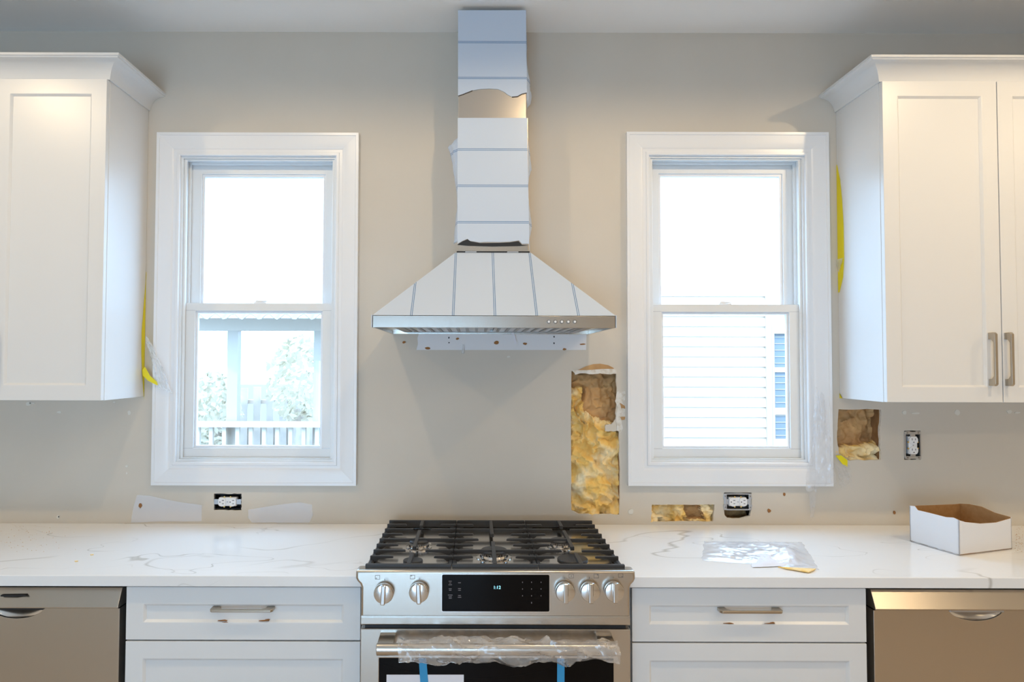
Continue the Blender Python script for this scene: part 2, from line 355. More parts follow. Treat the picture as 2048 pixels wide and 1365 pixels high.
# ------------------------------------------------------------------ cabinet pieces
def pull(name, parent, c, vertical=False):
    p = [(-.091, 0), (-.091, -.024), (-.085, -.031), (.085, -.031), (.091, -.024), (.091, 0), (.068, 0), (.067, -.014), (.056, -.0235), (-.056, -.0235), (-.067, -.014), (-.068, 0)]
    m = MB()
    if vertical: m.prism([(b+c[1], a+c[2]) for a, b in p], 'x', c[0]-.0055, c[0]+.0055)
    else: m.prism([(a+c[0], b+c[1]) for a, b in p], 'z', c[2]-.0042, c[2]+.0042)
    return tag(m.build(name, 'nickel', parent, bevel=.0015), 'brushed nickel pull')
def shaker(name, parent, x0, x1, z0, z1, yf, th=.02, fr=.052):
    """frame-and-panel front: yf is its front plane"""
    i = (x0+fr, x1-fr, z0+fr, z1-fr); e = .007
    m = MB(); r = lambda q, y: [(q[0], y, q[2]), (q[1], y, q[2]), (q[1], y, q[3]), (q[0], y, q[3])]
    o = (x0, x1, z0, z1); i2 = (i[0]+e, i[1]-e, i[2]+e, i[3]-e)
    v = r(o, yf+th)+r(o, yf)+r(i, yf)+r(i2, yf+.0075)+r(i2, yf+th); f = []
    for k in range(4):
        j = (k+1) % 4
        for a in range(4): f.append((a*4+k, a*4+j, a*4+4+j, a*4+4+k))
        f.append((16+k, 16+j, j, k))
    d = m.add(v, f).build(name, 'paint', parent, bevel=.0012)
    MB().box(i2[0]-.001, i2[1]+.001, yf+.0078, yf+.016, i2[2]-.001, i2[3]+.001).build('panel', 'paint', d)
    return d
CROWN = [(0, 0), (.005, 0), (.007, .008), (.010, .020), (.017, .034), (.028, .045), (.042, .052), (.058, .055), (.060, .059), (.065, .060), (.065, .068), (0, .068)]
YF = -.305
def upper(xs, xfar, zb, zt, sgn, label, doors):
    root = thing('upper_cabinet', label, 'cabinet', ((xs+xfar)/2, YF/2, zb))
    xa, xb = sorted((xs, xfar))
    MB().box(xa, xb, YF+.021, -.0005, zb, zt).build('body', 'paint', root, bevel=.001)
    n = len(CROWN); m = MB(); v = []
    for (x, y, ox, oy) in ((xfar, YF+.012, 0, -1), (xs, YF+.012, sgn, -1), (xs, -.0005, sgn, 0)):
        v += [(x+ox*(u+.0005), y+oy*u, zt-.002+h) for u, h in CROWN]
    f = [tuple(range(n)), tuple(range(3*n-1, 2*n-1, -1))]+[(k*n+i, k*n+(i+1) % n, (k+1)*n+(i+1) % n, (k+1)*n+i) for k in range(2) for i in range(n)]
    m.add(v, f).build('crown_molding', 'paint', root, smooth=30)
    for x0, x1, hx in doors:
        d = shaker('door', root, x0, x1, zb+.001, zt-.003, YF)
        if hx is not None: pull('handle', d, (hx, YF, wy(1993, 719, YF).z), True)
    return root
zbL = (wy(200, 801, YF).z+wy(288, 794.5, 0).z)/2; ztL = (wy(213, 155, YF).z+wy(299, 222, 0).z)/2
xsL = (wy(288, 794.5, 0).x+wy(299, 222, 0).x+wy(206.5, 480, YF).x)/3
dL = wy(-17, 480, YF).x
upper(xsL, xsL-1.6, zbL, ztL, 1, 'white wall cabinet with crown molding left of the left window', [(dL, xsL-.001, dL+.026), (dL-.385, dL-.003, None)])
zbR = (wy(1773, 805, YF).z+wy(1681, 797, 0).z)/2; ztR = (wy(1762, 162, YF).z+wy(1671, 223, 0).z)/2
xsR = (wy(1681, 797, 0).x+wy(1671, 223, 0).x+wy(1767.5, 480, YF).x)/3
dR = wy(1999.5, 480, YF).x
upper(xsR, xsR+1.6, zbR, ztR, -1, 'white wall cabinet with two pulls right of the right window', [(xsR+.001, dR-.001, wy(1993, 719, YF-.03).x), (dR+.002, dR+.002+(dR-xsR), wy(2026, 719, YF-.03).x)])

# countertops
YB = -.648
xr = .3835                                                # half width of the range opening
for nm, xa, xb, lab in (('countertop', -3.19, -xr, 'white veined quartz countertop left of the range'), ('countertop', xr, 3.79, 'white veined quartz countertop right of the range')):
    tag(MB().box(xa, xb, YB, -.0008, CT-.031, CT).build(nm, 'quartz', bevel=.002), lab, 'countertop')

# base cabinets
YD = -.63
def base(x0, x1, label, zs):
    root = thing('base_cabinet', label, 'cabinet', ((x0+x1)/2, -.31, 0))
    MB().box(x0+.001, x1-.001, YD+.021, -.001, .1, CT-.0315).build('body', 'paint', root)
    MB().box(x0+.001, x1-.001, YD+.07, YD+.10, 0, .1).build('toe_kick', 'paint', root)
    for k, (z0, z1) in enumerate(zs):
        d = shaker('drawer', root, x0+.0015, x1-.0015, z0, z1, YD, fr=.050)
        xm = (x0+x1)/2
        zp = wy(490, 1225, YD-.03).z if k == 0 else (z0+z1)/2
        pull('handle', d, (xm+(.0), YD+(.0075), zp))
        if k == 0:                                        # chipped paint along the lower moulding
            for cx, ww in ((-.075, .028), (-.062, .018), (.045, .030), (.062, .014)):
                zz = z0+.052+random.uniform(-.003, .005)
                MB().prism([(xm+cx, zz), (xm+cx+ww*.4, zz-.0008), (xm+cx+ww, zz), (xm+cx+ww*.7, zz+.0014), (xm+cx+ww*.3, zz+.0006)], 'y', YD-.0003, YD+.008).build('paint_chip', 'rust', d)
    return root
zA1 = wy(490, 1175, YD).z; zA0 = wy(490, 1281, YD).z; zB1 = wy(490, 1284, YD).z
xl0 = wy(251, 1230, YD).x; xl1 = wy(722, 1230, YD).x; xR0 = wy(1263, 1230, YD).x; xR1 = wy(1733.5, 1230, YD).x
base(xl0, xl1, 'white drawer base cabinet between the left dishwasher and the range', [(zA0, min(zA1, CT-.034)), (.44, zB1), (.115, .436)])
base(xR0, xR1, 'white drawer base cabinet between the range and the right dishwasher', [(zA0-.002, min(zA1, CT-.034)), (.44, zB1-.002), (.115, .436)])

# ------------------------------------------------------------------ dishwashers
def dishwasher(x0, x1, label, dark):
    root = thing('dishwasher', label, 'dishwasher', ((x0+x1)/2, -.31, 0)); xm = (x0+x1)/2
    MB().box(x0+.004, x1-.004, -.585, -.03, .02, CT-.036).build('tub', 'black', root)
    zt = wy(1900, 1181, -.62).z; zl = wy(1900, 1221, -.635).z
    MB().prism([(-.59, zt), (-.615, zt), (-.640, zl+.004), (-.640, zl), (-.59, zl)], 'x', x0, x1).build('control_fascia', 'steel', root, bevel=.0015)
    h = .078; dp = .030; zp = zl-.003; pts = [(x0, .12), (x1, .12), (x1, zp), (xm+h, zp)]
    pts += [(xm+h*math.cos(t*math.pi/14), zp-dp*math.sin(t*math.pi/14)**1.2) for t in range(1, 14)] + [(xm-h, zp), (x0, zp)]
    d = MB().prism(pts, 'y', -.629, -.59).build('door', 'steel', root, bevel=.001)
    MB().grid(20, 8, lambda u, v: (xm+(u*2-1)*h*1.05, -.628+.024*(1-(u*2-1)**2)*(1-v)**.7, zp-.0-v*dp*1.15*math.sqrt(max(0, 1-(u*2-1)**2*.98)))).build('handle_recess', 'steel_smooth', d, smooth=True)
    MB().box(xm-h, xm+h, -.634, -.612, zl-.0068, zl-.0002).build('grip_lip', 'black' if dark else 'zinc', d, bevel=.001)
    if dark: MB().prism([(xm-.045, zl+.032), (xm-.005, zl+.031), (xm+.012, zl+.034), (xm+.030, zl+.034), (xm+.026, zl+.037), (xm-.045, zl+.036)], 'y', -.635, -.622).build('dark_fascia_mark', 'black', root)  # thin dark mark on the sloping fascia, left dishwasher only
    MB().box(x0+.01, x1-.01, -.56, -.54, .0, .11).build('toe_panel', 'black', root)
x1 = wy(240, 1260, -.625).x; dishwasher(x1-.598, x1, 'stainless dishwasher left of the left drawer cabinet, dark handle slot', True)
x0 = wy(1746, 1260, -.625).x; dishwasher(x0, x0+.598, 'brownish stainless dishwasher right of the right drawer cabinet', False)

# ------------------------------------------------------------------ range hood
stripe_mat('film_h', 2, .1315, wy(985, 373, -.2).z); stripe_mat('film_v', 0, .1315, .003)
hood = thing('range_hood', 'stainless pyramid range hood with tall chimney still in white blue-lined film', 'range hood', (0, -.25, wy(988, 655, -.497).z))
HY = -.497; hx0, hx1 = -.381, .381
hz0, hz1 = wy(988, 656, HY).z, wy(988, 632, HY).z
cyF = -.205                                               # chimney front
cx0, cx1 = wy(914, 500, cyF).x, wy(1058.5, 500, cyF).x
ztop = wy(988, 507, cyF).z
def hring(o, i, z0, z1, name, m, parent, **k):            # frame lying flat: o,i = (x0,x1,y0,y1)
    q = MB().ring(o, i, z0, z1); q.v = [(x, z, y) for x, y, z in q.v]; return q.build(name, m, parent, **k)
hring((hx0, hx1, HY, -.001), (hx0+.004, hx1-.004, HY+.004, -.005), hz0, hz1, 'rim', 'steel', hood, bevel=.0008)
def frust(o, i, za, zb, name, m, parent, **k):
    v = [(o[0], o[2], za), (o[1], o[2], za), (o[1], o[3], za), (o[0], o[3], za), (i[0], i[2], zb), (i[1], i[2], zb), (i[1], i[3], zb), (i[0], i[3], zb)]
    return MB().add(v, [(0, 1, 5, 4), (1, 2, 6, 5), (2, 3, 7, 6), (3, 0, 4, 7)]).build(name, m, parent, **k)
frust((hx0+.003, hx1-.003, HY+.003, -.001), (cx0-.004, cx1+.004, cyF-.004, -.001), hz1-.001, ztop, 'canopy', 'steel', hood, solid=.0015)
frust((hx0-.001, hx1+.001, HY-.001, -.0015), (cx0-.006, cx1+.006, cyF-.0065, -.0015), hz1+.001, ztop+.001, 'canopy_film', 'film_v', hood)
for sx in (hx0-.003, hx1+.003):                           # film ends folded over the rim
    MB().prism([(HY-.001, hz0+.001), (HY+.20, hz0+.002), (HY+.22, hz1), (HY-.001, hz1+.002)], 'x', sx-.0012, sx+.0012).build('rim_film', 'film_v', hood)
MB().box(hx0+.004, hx1-.004, HY+.004, -.006, hz0+.012, hz0+.016).build('underside_plate', 'steel', hood)
hring((hx0+.055, hx1-.055, HY+.05, -.05), (hx0+.085, hx1-.085, HY+.09, -.09), hz0+.004, hz0+.012, 'filter_frame', 'steel_dark', hood, bevel=.001)
for k, (fa, fb) in enumerate(((hx0+.087, -.006), (.006, hx1-.087))):
    f = MB().box(fa, fb, HY+.092, -.092, hz0+.006, hz0+.0115).build('grease_filter', 'steel', hood)
    for q in range(9):
        xx = fa+(fb-fa)*(q+.5)/9; MB().box(xx-.005, xx+.005, HY+.10, -.10, hz0+.003, hz0+.006).build('baffle', 'steel_dark', f)
for px in (1097.5, 1110.5, 1123.5, 1136.5, 1149.5):
    p = wy(px, 644, HY)
    bt = MB().lathe([(.0062, -.002), (.0062, .0025), (.0050, .0038)], (p.x, HY, p.z), 'y', 20).build('button', 'steel_dark', hood, smooth=True)
    MB().lathe([(.0036, .0030), (.0036, .0044)], (p.x, HY, p.z), 'y', 14).build('button_mark', 'outlet', bt)
chimtop = wy(985, 20, cyF+.004).z
zj = wy(985, 236, cyF).z
ux0, ux1 = wy(917, 150, cyF+.004).x, wy(1052.5, 150, cyF+.004).x
MB().box(cx0+.004, cx1-.004, cyF, -.0012, ztop, zj).build('lower_chimney', 'steel', hood, bevel=.001)
MB().box(cx0-.001, cx1+.001, cyF-.001, -.0012, ztop-.004, ztop+.0075).build('chimney_collar', 'black', hood)
for q in (-.075, .075): MB().box(q-.02, q+.02, cyF-.0016, cyF, ztop+.003, ztop+.0065).build('collar_clip', 'zinc', hood)
MB().box(ux0, ux1, cyF+.006, -.0012, zj-.05, chimtop).build('upper_chimney', 'steel', hood, bevel=.001)
# film on the chimney fronts, torn edges
yf = cyF+.0045
tb = [(916, 192), (925, 189), (945, 181), (960, 178.5), (978, 177.5), (996, 178.5), (1008, 184), (1016, 190), (1024, 194), (1035, 193), (1044, 188), (1053.5, 186)]
MB().prism(pxz([(916, 20.5), (1052, 20.5)]+tb[::-1], yf), 'y', yf-.0004, yf+.0004).build('upper_film', 'film_h', hood)
MB().tube([wy(a, b, yf-.001) for a, b in tb[:3]], .0010, 6).build('torn_edge', 'ink', hood)
MB().tube([wy(a, b, yf-.001) for a, b in tb[8:]], .0014, 6).build('torn_edge', 'ink', hood)
yl = cyF-.0015
lb = [(915, 488), (925, 482), (935, 478), (940, 482), (960, 485), (975, 484), (1000, 484.5), (1020, 483.5), (1038, 481), (1044, 488), (1058, 488)]
MB().prism(pxz([(915.5, 236), (1054, 236)]+[(1058.5, 480)]+lb[::-1], yl), 'y', yl-.0005, yl+.0005).build('lower_film', 'film_h', hood)
sh = [(914, 490), (925, 483), (935, 479), (941, 483), (960, 486.5), (1000, 486), (1020, 485), (1037, 482.5), (1044, 490), (1058, 491), (1040, 492.5), (985, 493.5), (935, 492)]
MB().prism(pxz(sh, cyF-.0008), 'y', cyF-.0012, cyF-.0002).build('black_ragged_strip', 'black', hood)  # black ragged strip just below the film's torn lower edge
# loose wrinkled film standing off the chimney sides
def flap(px_in, outs, yfront, seed, stripes):
    zs = [(wy(px_in, py, yfront).z, (wy(px_in+d, py, yfront).x-wy(px_in, py, yfront).x)) for py, d in outs]; xin = wy(px_in, outs[len(outs)//2][0], yfront).x
    def fn(u, v):
        t = v*(len(zs)-1); k = min(int(t), len(zs)-2); q = t-k
        z = zs[k][0]*(1-q)+zs[k+1][0]*q; w = zs[k][1]*(1-q)+zs[k+1][1]*q
        return (xin+w*math.sin(u*math.pi*.5)*(1+.25*fbm(u*3, v*9, seed)), yfront+.004+u*.07+.008*fbm(u*4, v*12, seed+3), z+.004*fbm(u*5, v*10, seed+7))
    MB().grid(8, 40, fn).build('loose_film', 'film_h' if stripes else 'film_milky', hood, smooth=60, solid=.0006)
flap(915.5, [(272, -3), (277, -13), (285, -20), (320, -13), (345, -8), (375, -3), (410, -2), (440, -6), (470, -8), (483, -8)], cyF, 1.5, True)
flap(1055.5, [(265, 1), (280, 5), (330, 9), (345, 5), (370, 2), (400, 5), (425, 8), (450, 10), (475, 5), (485, 7)], cyF, 5.2, True)
flap(1053.5, [(66, 1), (85, 3), (105, 1), (135, 6), (150, 10), (165, 9), (180, 12), (195, 9), (203, 3)], cyF+.004, 8.8, True)
flap(1058, [(478, 3), (486, 5), (500, 5), (508, 0)], cyF, 2.2, False); 

# strip of bare primed wall under the hood with anchors and screw holes
st = [(838, 668), (1173, 668), (1172, 700.5), (833, 700.5), (836, 688), (835, 676)]
tag(MB().prism(pxz(st), 'y', -.0016, -.0001).build('unpainted_strip', 'card_white', wall), 'bare white strip under the hood')
def spot(px, py, w, h, m, name='spackle_spot', t=.0022, rot=0):
    c = wy(px, py); k = 9; P = []
    for q in range(k):
        a = 2*math.pi*q/k; r = random.uniform(.75, 1.1); dx, dz = w/2*math.cos(a)*r/518, h/2*math.sin(a)*r/518
        P.append((c.x+dx*math.cos(rot)-dz*math.sin(rot), c.z+dx*math.sin(rot)+dz*math.cos(rot)))
    MB().prism(P, 'y', -t, -.0001).build(name, m, wall)
for s in ((57, 808, 12, 9), (65, 807, 14, 3), (119, 825, 9, 5), (259, 826, 7, 11), (229, 805, 5, 3), (254, 947, 4, 5), (254, 933, 6, 4), (1808, 826, 9, 9), (1830, 827, 19, 4), (1914, 826, 11, 12), (2018, 824, 11, 9), (2034, 826, 12, 4), (1262, 1024, 11, 12), (117, 1034, 8, 8), (1017, 714, 8, 4)):
    spot(*s, 'spackle')
for s in ((1568, 989, 5, 7), (1538, 1022, 7, 9), (1788, 1026, 5, 7), (281, 1012, 7, 10), (808, 685, 7, 6), (855, 697, 12, 6), (915, 678, 7, 5), (993, 686, 10, 9), (1050, 688, 9, 5), (1129, 699, 8, 5), (1165, 689, 14, 3)):
    spot(*s, 'rust', 'torn_anchor', .003)
for s in ((898, 676, 3, 4), (898, 686, 3, 3), (1108, 674, 3, 4), (1108, 687, 3, 4), (118, 1034, 3, 3)): spot(*s, 'black', 'screw_hole', .0026)
p = wy(927, 699); tag(MB().tube([p+Vector((0, -.002, .018)), p+Vector((0, -.006, .0)), p+Vector((-.002, -.007, -.016))], [.003, .005, .006], 10).build('wall_anchor', 'film_milky', smooth=True), 'clear plastic anchor sticking out below the hood', 'wall anchor')
P = [wy(a, b, -.02) for a, b in ((1014, 657), (1024, 664), (1029, 675), (1031, 688))]
m = MB(); m.grid(1, 3, lambda u, v: P[round(v*3)]+Vector(((u-.5)*.008, -.004*v, 0))); tag(m.build('tape_strip', 'paper', solid=.0005), 'thin white tape strip dangling under the hood', 'tape')

# ------------------------------------------------------------------ range
rg = thing('gas_range', 'stainless slide-in gas range with black grates under the hood', 'range', (0, -.36, 0))
zc = .925                                                 # cooktop sheet
RX = .380; YP = -.700
zpt = wy(990, 1138, -.69).z; zpb = wy(990, 1252, YP).z
MB().box(-RX, RX, -.66, -.05, .08, zc-.012).build('body', 'steel_dark', rg)
q = [(-RX-.014, zpt-.003), (-RX-.014, zpt-.026), (-RX-.010, zpt-.034), (-RX-.002, zpt-.042), (-RX+.001, zpt-.05), (-RX+.001, zpb), (RX-.001, zpb), (RX-.001, zpt-.05), (RX+.002, zpt-.042), (RX+.010, zpt-.034), (RX+.014, zpt-.026), (RX+.014, zpt-.003)]
panel = MB().prism(q, 'y', YP, -.652).build('control_panel', 'steel', rg, bevel=.007, seg=4, smooth=40)
MB().prism([(YP-.0012, zpb+.028), (YP-.003, zpb+.022), (YP-.003, zpb+.004), (YP+.002, zpb)], 'x', -RX+.002, RX-.002).build('panel_lip', 'steel', rg, bevel=.001)
# cooktop pan with raised rims
MB().box(-RX+.004, RX-.004, -.655, -.055, zc-.013, zc).build('cooktop', 'steel_smooth', rg, bevel=.003)
hring((-RX, RX, -.668, -.045), (-RX+.014, RX-.014, -.650, -.060), zc-.01, zc+.008, 'cooktop_rim', 'steel_smooth', rg, bevel=.003, seg=3)
vt = MB().box(-RX+.02, RX-.02, -.102, -.066, zc, zc+.014).build('rear_vent', 'steel_smooth', rg, bevel=.002)
for va, vb in ((-.30, -.08), (.08, .30)): MB().box(va, vb, -.098, -.075, zc+.0142, zc+.0152).build('vent_slot', 'black', vt)
# burners
def burner(px, py, r, flat=False):
    c = wz(px, py, zc)
    if flat:
        b = MB().lathe([(r, 0), (r, .004), (r*.96, .006)], (c.x, c.y, zc), 'z', 32).build('burner_cap', 'iron', rg, smooth=True); return
    b = MB().lathe([(r*1.25, 0), (r*1.25, .002), (r*1.05, .004), (r*1.0, .004), (r*.95, .010), (r*.8, .012), (r*.8, .016)], (c.x, c.y, zc), 'z', 36).build('burner', 'steel_smooth', rg, smooth=30)
    MB().lathe([(r*.92, .016), (r*.95, .018), (r*.95, .021), (r*.86, .0245), (r*.3, .0255)], (c.x, c.y, zc), 'z', 36).build('cap', 'iron', b, smooth=30)
    for k in range(24):
        a = 2*math.pi*k/24; x, y = c.x+r*.86*math.cos(a), c.y+r*.86*math.sin(a)
        MB().box(x-.0022, x+.0022, y-.0022, y+.0022, zc+.010, zc+.0165).build('flame_port', 'steel_dark', b)
burner(838, 1095, .034); burner(1120, 1094, .034); burner(988, 1115, .045); burner(826, 1124, .030, True); burner(1145, 1121, .047, True)
# grates
GT = .954; GY0, GY1 = -.668, -.107; GWd = .2485
rows = [-.172-.0675*k for k in range(7)]
def bar_x(x0, x1, y, taper):                              # finger along X from rail x0 to tip x1
    s = 1 if x1 > x0 else -1; L = abs(x1-x0)
    if taper: pr = [(x0, GT-.017), (x0, GT), (x1-s*.003, GT), (x1, GT-.003), (x1, GT-.007), (x0+s*L*.45, GT-.009), (x0+s*.016, GT-.017)]
    else: pr = [(x0, GT-.012), (x0, GT), (x1, GT), (x1, GT-.012)]
    return MB().prism(pr, 'y', y-.0047, y+.0047)
def bar_y(x, y0, y1): return MB().prism([(y0, GT-.011), (y0, GT+.001), (y1, GT+.001), (y1, GT-.011)], 'x', x-.006, x+.006)
for gi in range(3):
    x0 = -.373+gi*GWd+.0008; x1 = x0+GWd-.0016; xm = (x0+x1)/2
    g = hring((x0, x1, GY0, GY1), (x0+.010, x1-.010, GY0+.013, GY1-.011), GT-.024, GT-.011, 'grate', 'iron', rg, bevel=.0015)
    def F(m): m.build('finger', 'iron', g, bevel=.0016)
    MB().box(x0, x1, GY0, GY0+.013, GT-.013, GT).build('front_bar', 'iron', g, bevel=.0016)
    MB().box(x0, x1, GY1-.011, GY1, GT-.013, GT).build('rear_bar', 'iron', g, bevel=.0016)
    for k, y in enumerate(rows):
        if gi == 1:
            if k in (1, 5): F(bar_x(x0+.0005, x1-.0005, y, False))
            else:
                L = .078 if k == 3 else .060
                F(bar_x(x0+.0005, x0+L, y, True)); F(bar_x(x1-.0005, x1-L, y, True))
        else:
            if k == 3: F(bar_x(x0+.0005, x1-.0005, y, False)); continue
            o, i = (.100, .086) if k in (1, 5) else (.070, .056)
            a, b = (o, i) if gi == 0 else (i, o)
            F(bar_x(x0+.0005, x0+a, y, True)); F(bar_x(x1-.0005, x1-b, y, True))
    for (ya, yb) in (((-.115, -.20), (-.262, -.478), (-.545, -.66)) if gi != 1 else ((-.115, -.315), (-.41, -.66))): F(bar_y(xm, yb, ya))
    for fx in (x0+.006, x1-.006):
        for y in (GY0+.008, rows[3], GY1-.008):
            MB().box(fx-.005, fx+.005, y-.006, y+.006, zc-.001, GT-.020).build('foot', 'iron', g, bevel=.001)
# display
def rrect(x0, x1, z0, z1, r, n=5):
    P = []
    for cx, cz, a0 in ((x1-r, z0+r, -90), (x1-r, z1-r, 0), (x0+r, z1-r, 90), (x0+r, z0+r, 180)):
        P += [(cx+r*math.cos(math.radians(a0+90*k/n)), cz+r*math.sin(math.radians(a0+90*k/n))) for k in range(n+1)]
    return P
d0, d1 = wy(884, 1223, YP), wy(1098.5, 1150, YP)
cut_sheet('display_bezel', rrect(d0.x-.003, d1.x+.003, d0.z-.003, d1.z+.003, .006), [rrect(d0.x, d1.x, d0.z, d1.z, .004)], 'steel_smooth', YP-.0022, .002, rg)
disp = MB().prism(rrect(d0.x, d1.x, d0.z, d1.z, .004), 'y', YP-.0016, YP+.001).build('display', 'black_glass', rg)
def text(body, size, c, m, name, parent):
    cu = bpy.data.curves.new('t', 'FONT'); cu.body = body; cu.size = size; cu.align_x = 'CENTER'; cu.align_y = 'CENTER'; cu.extrude = .0001
    ob = bpy.data.objects.new('t', cu); COL.objects.link(ob); bpy.context.view_layer.update()
    me = bpy.data.meshes.new_from_object(ob.evaluated_get(bpy.context.evaluated_depsgraph_get())); bpy.data.objects.remove(ob); bpy.data.curves.remove(cu)
    for v in me.vertices: v.co = (v.co.x+c[0], c[1]-v.co.z, v.co.y+c[2])
    me.materials.clear(); me.materials.append(MATS[m]); return put(name, me, parent)
t = wy(994, 1175.5, YP); text('1:12', .0125, (t.x, YP-.0019, t.z), 'digit', 'clock_digits', disp)
def mark(px, py, w, h, m='print', name='key_label', parent=None):
    c = wy(px, py, YP); MB().box(c.x-w/2/703, c.x+w/2/703, YP-.0019, YP-.0015, c.z-h/2/703, c.z+h/2/703).build(name, m, parent or disp)
for px, py, w in ((900.5, 1163, 6), (900.5, 1166.5, 4), (900.5, 1170, 7), (900.5, 1178, 6), (900.5, 1181, 5), (900.5, 1190.5, 9), (900.5, 1194, 6), (900.5, 1197, 6), (919, 1166, 5.5), (919, 1177.5, 5.5), (919, 1181, 5), (919, 1191.5, 5.5), (919, 1195, 7)): mark(px, py, w, 1.1)
for px in (1045, 1063, 1082):
    for py in (1165, 1178.5, 1192): mark(px, py, 1.2, 2.2)
mark(1063, 1206, 1.5, 3)
# knobs
for px, py, a in ((767, 1189, -.05), (837.5, 1187, .05), (1131, 1186, 0), (1181, 1185.5, 0), (1229.5, 1185, 0)):
    c = wy(px, py, YP-.022); r = .0275
    k = MB().lathe([(r*.80, -.004), (r*.80, .006), (r*.96, .008), (r, .012), (r, .021), (r*.95, .0245), (r*.86, .0255)], (c.x, YP, c.z), 'y', 40).build('knob', 'steel_smooth', rg, smooth=25)
    gm = MB().prism([(-.0065, -.0275), (.0065, -.0275), (.0065, .0275), (-.0065, .0275)], 'y', -.036, -.022)
    gm.v = [(c.x+x*math.cos(a)-z*math.sin(a), YP+y, c.z+x*math.sin(a)+z*math.cos(a)) for x, y, z in gm.v]
    gm.build('grip', 'steel_smooth', k, bevel=.003, seg=3)
    MB().box(c.x-.0006, c.x+.0006, YP-.0006, YP-.0001, c.z+r+.003, c.z+r+.008).build('tick', 'ink', panel)
for px, py, dx, dy in ((755, 1155.5, -.25, -.2), (825, 1155, -.25, .25), (1142.5, 1153, 0, 0), (1192.5, 1153, .25, .25), (1241.5, 1152, .28, -.2)):
    c = wy(px, py, YP); h = .0068
    MB().ring((c.x-h, c.x+h, c.z-h*.85, c.z+h*.85), (c.x-h+.0009, c.x+h-.0009, c.z-h*.85+.0009, c.z+h*.85-.0009), YP-.0004, YP-.0001).build('burner_icon', 'ink', panel)
    MB().lathe([(.0014, .0001), (.0014, .0004)], (c.x+dx*2*h, YP, c.z+dy*2*h), 'y', 10).build('icon_dot', 'ink', panel)
# oven door
zd1 = wy(990, 1259, YP).z; wz1 = wy(990, 1318, YP).z; wx0, wx1 = wy(758, 1340, YP).x, wy(1227, 1340, YP).x
dr = MB().ring((-RX+.001, RX-.001, .17, zd1), (wx0, wx1, .27, wz1), YP, -.662).build('oven_door', 'steel', rg, bevel=.0025)
MB().box(wx0-.002, wx1+.002, YP+.003, YP+.02, .268, wz1+.002).build('oven_window', 'black_glass', dr)
MB().box(-RX+.012, RX-.012, -.69, -.655, zd1-.001, zpb).build('door_gap', 'black', rg)
MB().box(-RX+.001, RX-.001, YP, -.66, .09, .163).build('storage_drawer', 'steel', rg, bevel=.0025)
YH = -.765; zh = wy(992, 1300, YH).z; h0, h1 = wy(753, 1300, YH).x, wy(1233, 1300, YH).x
hn = MB(); n = 16; R1, R2 = .0125, .0165
hn.add([(x, YH+R1*math.cos(2*math.pi*k/n), zh+R2*math.sin(2*math.pi*k/n)) for x in (h0, h1) for k in range(n)], [tuple(range(n)), tuple(range(2*n-1, n-1, -1))]+[(k, (k+1) % n, n+(k+1) % n, n+k) for k in range(n)])
hn = hn.build('handle', 'steel', dr, bevel=.002, smooth=40)
for xa, xb in ((h0+.001, h0+.046), (h1-.046, h1-.001)):
    MB().prism([(YH+.004, zh-.010), (YH+.004, zh+.014), (YP+.001, zh+.020), (YP+.001, zh-.012)], 'x', xa, xb).build('handle_post', 'steel', hn, bevel=.002)
# crumpled plastic around the handle
def wrapfn(u, v):
    x = wy(798, 1300, YH).x+u*(wy(1236, 1300, YH).x-wy(798, 1300, YH).x); a = 2*math.pi*v
    cr = 1-abs(noise.noise(Vector((x*8+.5*math.sin(a), math.cos(a)*.6+x*3, math.sin(a)*.6)))*2.2); cr = max(0, cr)**2; c2 = fbm(x*18+5, math.cos(a)*1.1, math.sin(a)*1.1)
    tw = 1.0-.55*math.exp(-((u-.90)/.035)**2)-.35*math.exp(-((u-.24)/.03)**2)-.30*math.exp(-((u-.43)/.02)**2)-.2*math.exp(-((u-.70)/.02)**2)
    e = (.003+.013*cr+.008*c2)*tw
    sag = (.008+.020*max(0, noise.noise(Vector((x*9, 3.1, 0)))))*max(0, -math.sin(a))*tw
    top = .012*max(0, noise.noise(Vector((x*11+4, 8.1, 0))))*max(0, math.sin(a))
    r = .0185+max(.001, e)
    return (x+.004*c2, YH-.001+(r-.002)*math.cos(a)*.95, zh+(r+.001)*math.sin(a)-sag+top)
tag(MB().grid(150, 36, wrapfn).build('plastic_wrap', 'wrap', smooth=28), 'crumpled clear plastic wrapped around the oven door handle', 'plastic wrap')
yg = YP+.003
tag(MB().prism(pxz([(837, 1312), (852, 1312), (857, 1372), (841, 1372)], yg-.0022), 'y', yg-.0024, yg-.0016).build('masking_tape', 'tape_blue'), 'slanted blue tape strip over the white paper on oven window', 'tape')
tag(MB().prism(pxz([(1114.5, 1318), (1129, 1318), (1129, 1380), (1114, 1380)], yg-.001), 'y', yg-.0012, yg-.0004).build('masking_tape', 'tape_blue'), 'upright blue tape strip on the right of oven window', 'tape')
tag(MB().prism(pxz([(773, 1350.5), (927.5, 1350.5), (927.5, 1480), (773, 1480)], yg-.001), 'y', yg-.0009, yg-.0002).build('paper_sheet', 'paper'), 'white paper sheet taped to the oven window', 'paper')

